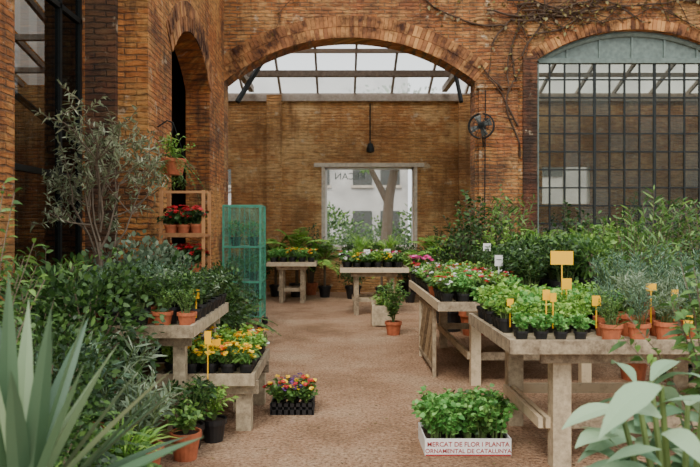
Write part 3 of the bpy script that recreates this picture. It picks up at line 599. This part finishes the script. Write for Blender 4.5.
# flower crate
mb=MB(); w,d,h=.18,.13,.1
mb.bx(-w,w,-d,d,0,.01,'black')
for y in (-d,d): mb.bx(-w,w,y-.006,y+.006,0,h*.45,'black'); mb.bx(-w,w,y-.006,y+.006,h*.7,h,'black')
for x in (-w,w): mb.bx(x-.006,x+.006,-d,d,0,h*.45,'black'); mb.bx(x-.006,x+.006,-d,d,h*.7,h,'black')
for i in range(8):
    for y in (-d,d): mb.bx(-w+i*2*w/7-.008,-w+i*2*w/7+.008,y-.006,y+.006,0,h,'black')
for x in (-.12,0,.12):
    for y in (-.07,.07):
        mb.pot((x,y,.012),.055,.085,'black'); tips=mb.spray((x,y,.09),22,.18,.11,'lMid',per=9,L=.05,W=.03)
        q=tips[:7]+rng.normal(size=(7,3))*.015+np.array([0,0,.02]); mb.flowers(q,norm(q-np.array([x,y,.05]))+np.array([0,-.3,.5]),.028,'fRed' if x!=0 else 'fPur','fYel')
        q=tips[8:11]+np.array([0,0,.03]); mb.flowers(q,np.array([0,-.5,1.]),.024,'fYel','fPur')
mb.obj('pansy_flower_crate',(-.41,5.95,0))
# herb box with printed text
mb=MB(); w,d,h=.3,.2,.12
mb.bx(-w,w,-d,d,0,.01,'white')
for y in (-d,d): mb.bx(-w,w,y-.004,y+.004,0,h,'white')
for x in (-w,w): mb.bx(x-.004,x+.004,-d,d,0,h,'white')
mb.bx(-w,w,-d-.0055,-d-.0045,0,.01,'red'); mb.bx(-w+.005,w-.005,-d+.005,d-.005,.01,.09,'soil')
for x in np.linspace(-.22,.22,5):
    for y in (-.12,0,.12): mb.spray((x,y,.09),20,.33,.13,'lHerb' if rng.random()<.6 else 'lMid',per=12,L=.05,W=.038,r0=.04,t0=.2)
bx=mb.obj('herb_box',(.9,4.98,0),rz=.0)
for t,z,s in (('MERCAT DE FLOR I PLANTA',.066,.046),('ORNAMENTAL DE CATALUNYA',.02,.042)):
    cu=bpy.data.curves.new('printed_text','FONT'); cu.body=t; cu.size=s; cu.align_x='CENTER'; cu.extrude=.0008; cu.offset=.0006; cu.materials.append(M['red'])
    ob=bpy.data.objects.new('printed_text',cu); bpy.context.scene.collection.objects.link(ob); ob.parent=bx; ob.location=(.0,-d-.0055,z); ob.rotation_euler=(math.pi/2,0,0)
cu=bpy.data.curves.new('window_lettering','FONT'); cu.body='RECAN'; cu.size=.24; cu.extrude=.002; cu.align_x='CENTER'; cu.materials.append(M['frame'])
ob=bpy.data.objects.new('window_lettering',cu); bpy.context.scene.collection.objects.link(ob); ob.location=(.25,17.16,2.82); ob.rotation_euler=(math.pi/2,0,math.pi)
def tag(x,y,z,h,w,hh,k='yellow',name='price_tag',ry=0):
    mb=MB(); mb.bx(-.004,.004,-.002,.004,0,h,k); mb.bx(-w/2,w/2,-.004,-.001,h-hh,h,k)
    if k=='white': mb.bx(-w*.3,w*.3,-.0055,-.0045,h-hh*.45,h-hh*.38,'black')
    mb.obj(name,(x,y,z),rz=ry)
tag(1.63,5.0,.93,.5,.16,.1,ry=-.15); tag(1.66,4.99,.9,.33,.08,.08,ry=.2)
tag(1.4,4.62,.92,.26,.05,.07); tag(1.44,4.6,.92,.24,.05,.06,ry=.4); tag(1.74,4.62,.92,.22,.06,.07); tag(2.12,4.64,.92,.3,.07,.05); tag(2.28,4.64,.92,.26,.06,.05,ry=.3); tag(2.26,4.42,.9,.14,.06,.06)
tag(-1.0,5.15,.44,.38,.05,.1,ry=.2); tag(-1.12,5.3,.9,.22,.05,.07); tag(-.8,6.1,.44,.24,.05,.05); tag(-1.0,5.5,.5,.2,.07,.05,ry=.3); tag(1.2,4.8,.9,.2,.05,.05,ry=.2)
tag(1.75,7.5,.9,.4,.09,.12,'white','plant_label'); tag(1.9,8.8,.95,.45,.1,.1,'white','plant_label'); tag(.5,12.6,.9,.3,.12,.1,'white','plant_label'); tag(.9,12.9,.9,.3,.12,.1,'white','plant_label')
# foreground agave
mb=MB(); mb.lathe((0,0,0),[(.001,0),(.17,0),(.22,.7),(.24,.7),(.24,.76),(.21,.76),(.2,.72)],'terra',24); mb.lathe((0,0,0),[(.2,.72),(.001,.73)],'soil',24)
prof=(.55,.75,.95,1,.97,.85,.65,.35,.02)
bl=[((0,.0,.78),.8,.1),((.17,.1,.68),.74,.1),((.42,-.05,.5),.7,.12),((.36,.1,.42),.62,.1),((-.12,.1,.7),.72,.1),((-.3,0,.6),.68,.15),((.28,.25,.62),.66,.12),((.06,-.2,.6),.6,.15),((.3,-.22,.3),.5,.2),((-.35,.2,.4),.6,.2),((.1,.3,.6),.7,.1),((.4,.2,.28),.58,.2),((-.05,.2,.8),.68,.05),((.22,-.1,.55),.6,.1),((-.2,-.2,.5),.5,.2),((.45,.05,.2),.55,.2),((.12,-.1,.75),.7,.08),((.5,.1,.5),.66,.1),((-.08,-.1,.75),.62,.1),((.3,.0,.65),.62,.1),((.5,.0,.35),.62,.15),((.38,.15,.6),.6,.1)]
for d_,L_,dr in bl: mb.leaves([(rng.uniform(-.03,.03),rng.uniform(-.03,.03),.74)],[d_],L_*1.02,.06,'agave',droop=dr,prof=prof,roll=.25,fold=.18)
mb.obj('potted_agave',(-.93,1.95,0))
# foreground right felty plant
mb=MB(); mb.pot((0,0,0),.2,.32,'terra'); pr2=(.12,.5,.85,1,.95,.75,.4,.03)
for s_ in range(13):
    a=s_*.66; tip=np.array([.15*math.cos(a),.15*math.sin(a),.80+.14*math.sin(s_*2.3)]); mb.tube([(0,0,.28),tip*.6+np.array([0,0,.1]),tip],[.012,.01,.007],'stem',5)
    for j in range(10):
        b_=a+rng.uniform(-1.8,1.8); mb.leaves([tip-np.array([0,0,j*.04])],[[math.cos(b_),math.sin(b_),rng.uniform(.1,1.1)]],rng.uniform(.14,.22),rng.uniform(.06,.085),'felt',droop=rng.uniform(.4,.9),prof=pr2,roll=.35,fold=.1)
mb.obj('potted_foxglove',(1.1,2.2,0),sc=1.2)
mb=MB(); mb.pot((0,0,0),.17,.3,'terra'); mb.spray((0,0,.27),26,1.4,.42,'lMid',per=24,L=.09,W=.03,stemr=.006,stem='bark',t0=.4,droop=.5); mb.obj('potted_bay_tree',(1.72,3.1,0))
mb=MB(); mb.pot((0,0,0),.17,.3,'terra'); mb.spray((0,0,.27),22,1.65,.35,'lMid',per=26,L=.09,W=.022,stemr=.006,stem='bark',t0=.4,droop=.5); mb.obj('potted_willow',(-1.62,3.05,0))
mb=MB(); n=420; p=np.stack([rng.uniform(-1.5,3.5,n),rng.uniform(3,15,n),np.full(n,.006)],1); mb.leaves(p,np.stack([rng.normal(size=n),rng.normal(size=n),np.full(n,.08)],1),.032,.016,'lDry',droop=.1,roll=.2); mb.obj('fallen_leaves')
# ---------------------------------------------------------------- light, world, camera
w=bpy.data.worlds.new('World'); bpy.context.scene.world=w; w.use_nodes=True; bg=w.node_tree.nodes['Background']; bg.inputs[0].default_value=(.94,.98,1,1); bg.inputs[1].default_value=1.75
s=bpy.data.lights.new('sun','SUN'); s.energy=2.8; s.angle=math.radians(22); s.color=(1,.95,.87); so=bpy.data.objects.new('sun',s); bpy.context.scene.collection.objects.link(so); so.rotation_euler=(math.radians(36),math.radians(-16),0)
c=bpy.data.cameras.new('camera'); c.sensor_width=36; c.lens=35; c.shift_x=.0143; c.shift_y=-.008; c.dof.use_dof=True; c.dof.focus_distance=6.5; c.dof.aperture_fstop=3.5; c.clip_end=200
co=bpy.data.objects.new('camera',c); bpy.context.scene.collection.objects.link(co); co.location=(0,0,1.6); co.rotation_euler=(math.pi/2,0,0); bpy.context.scene.camera=co
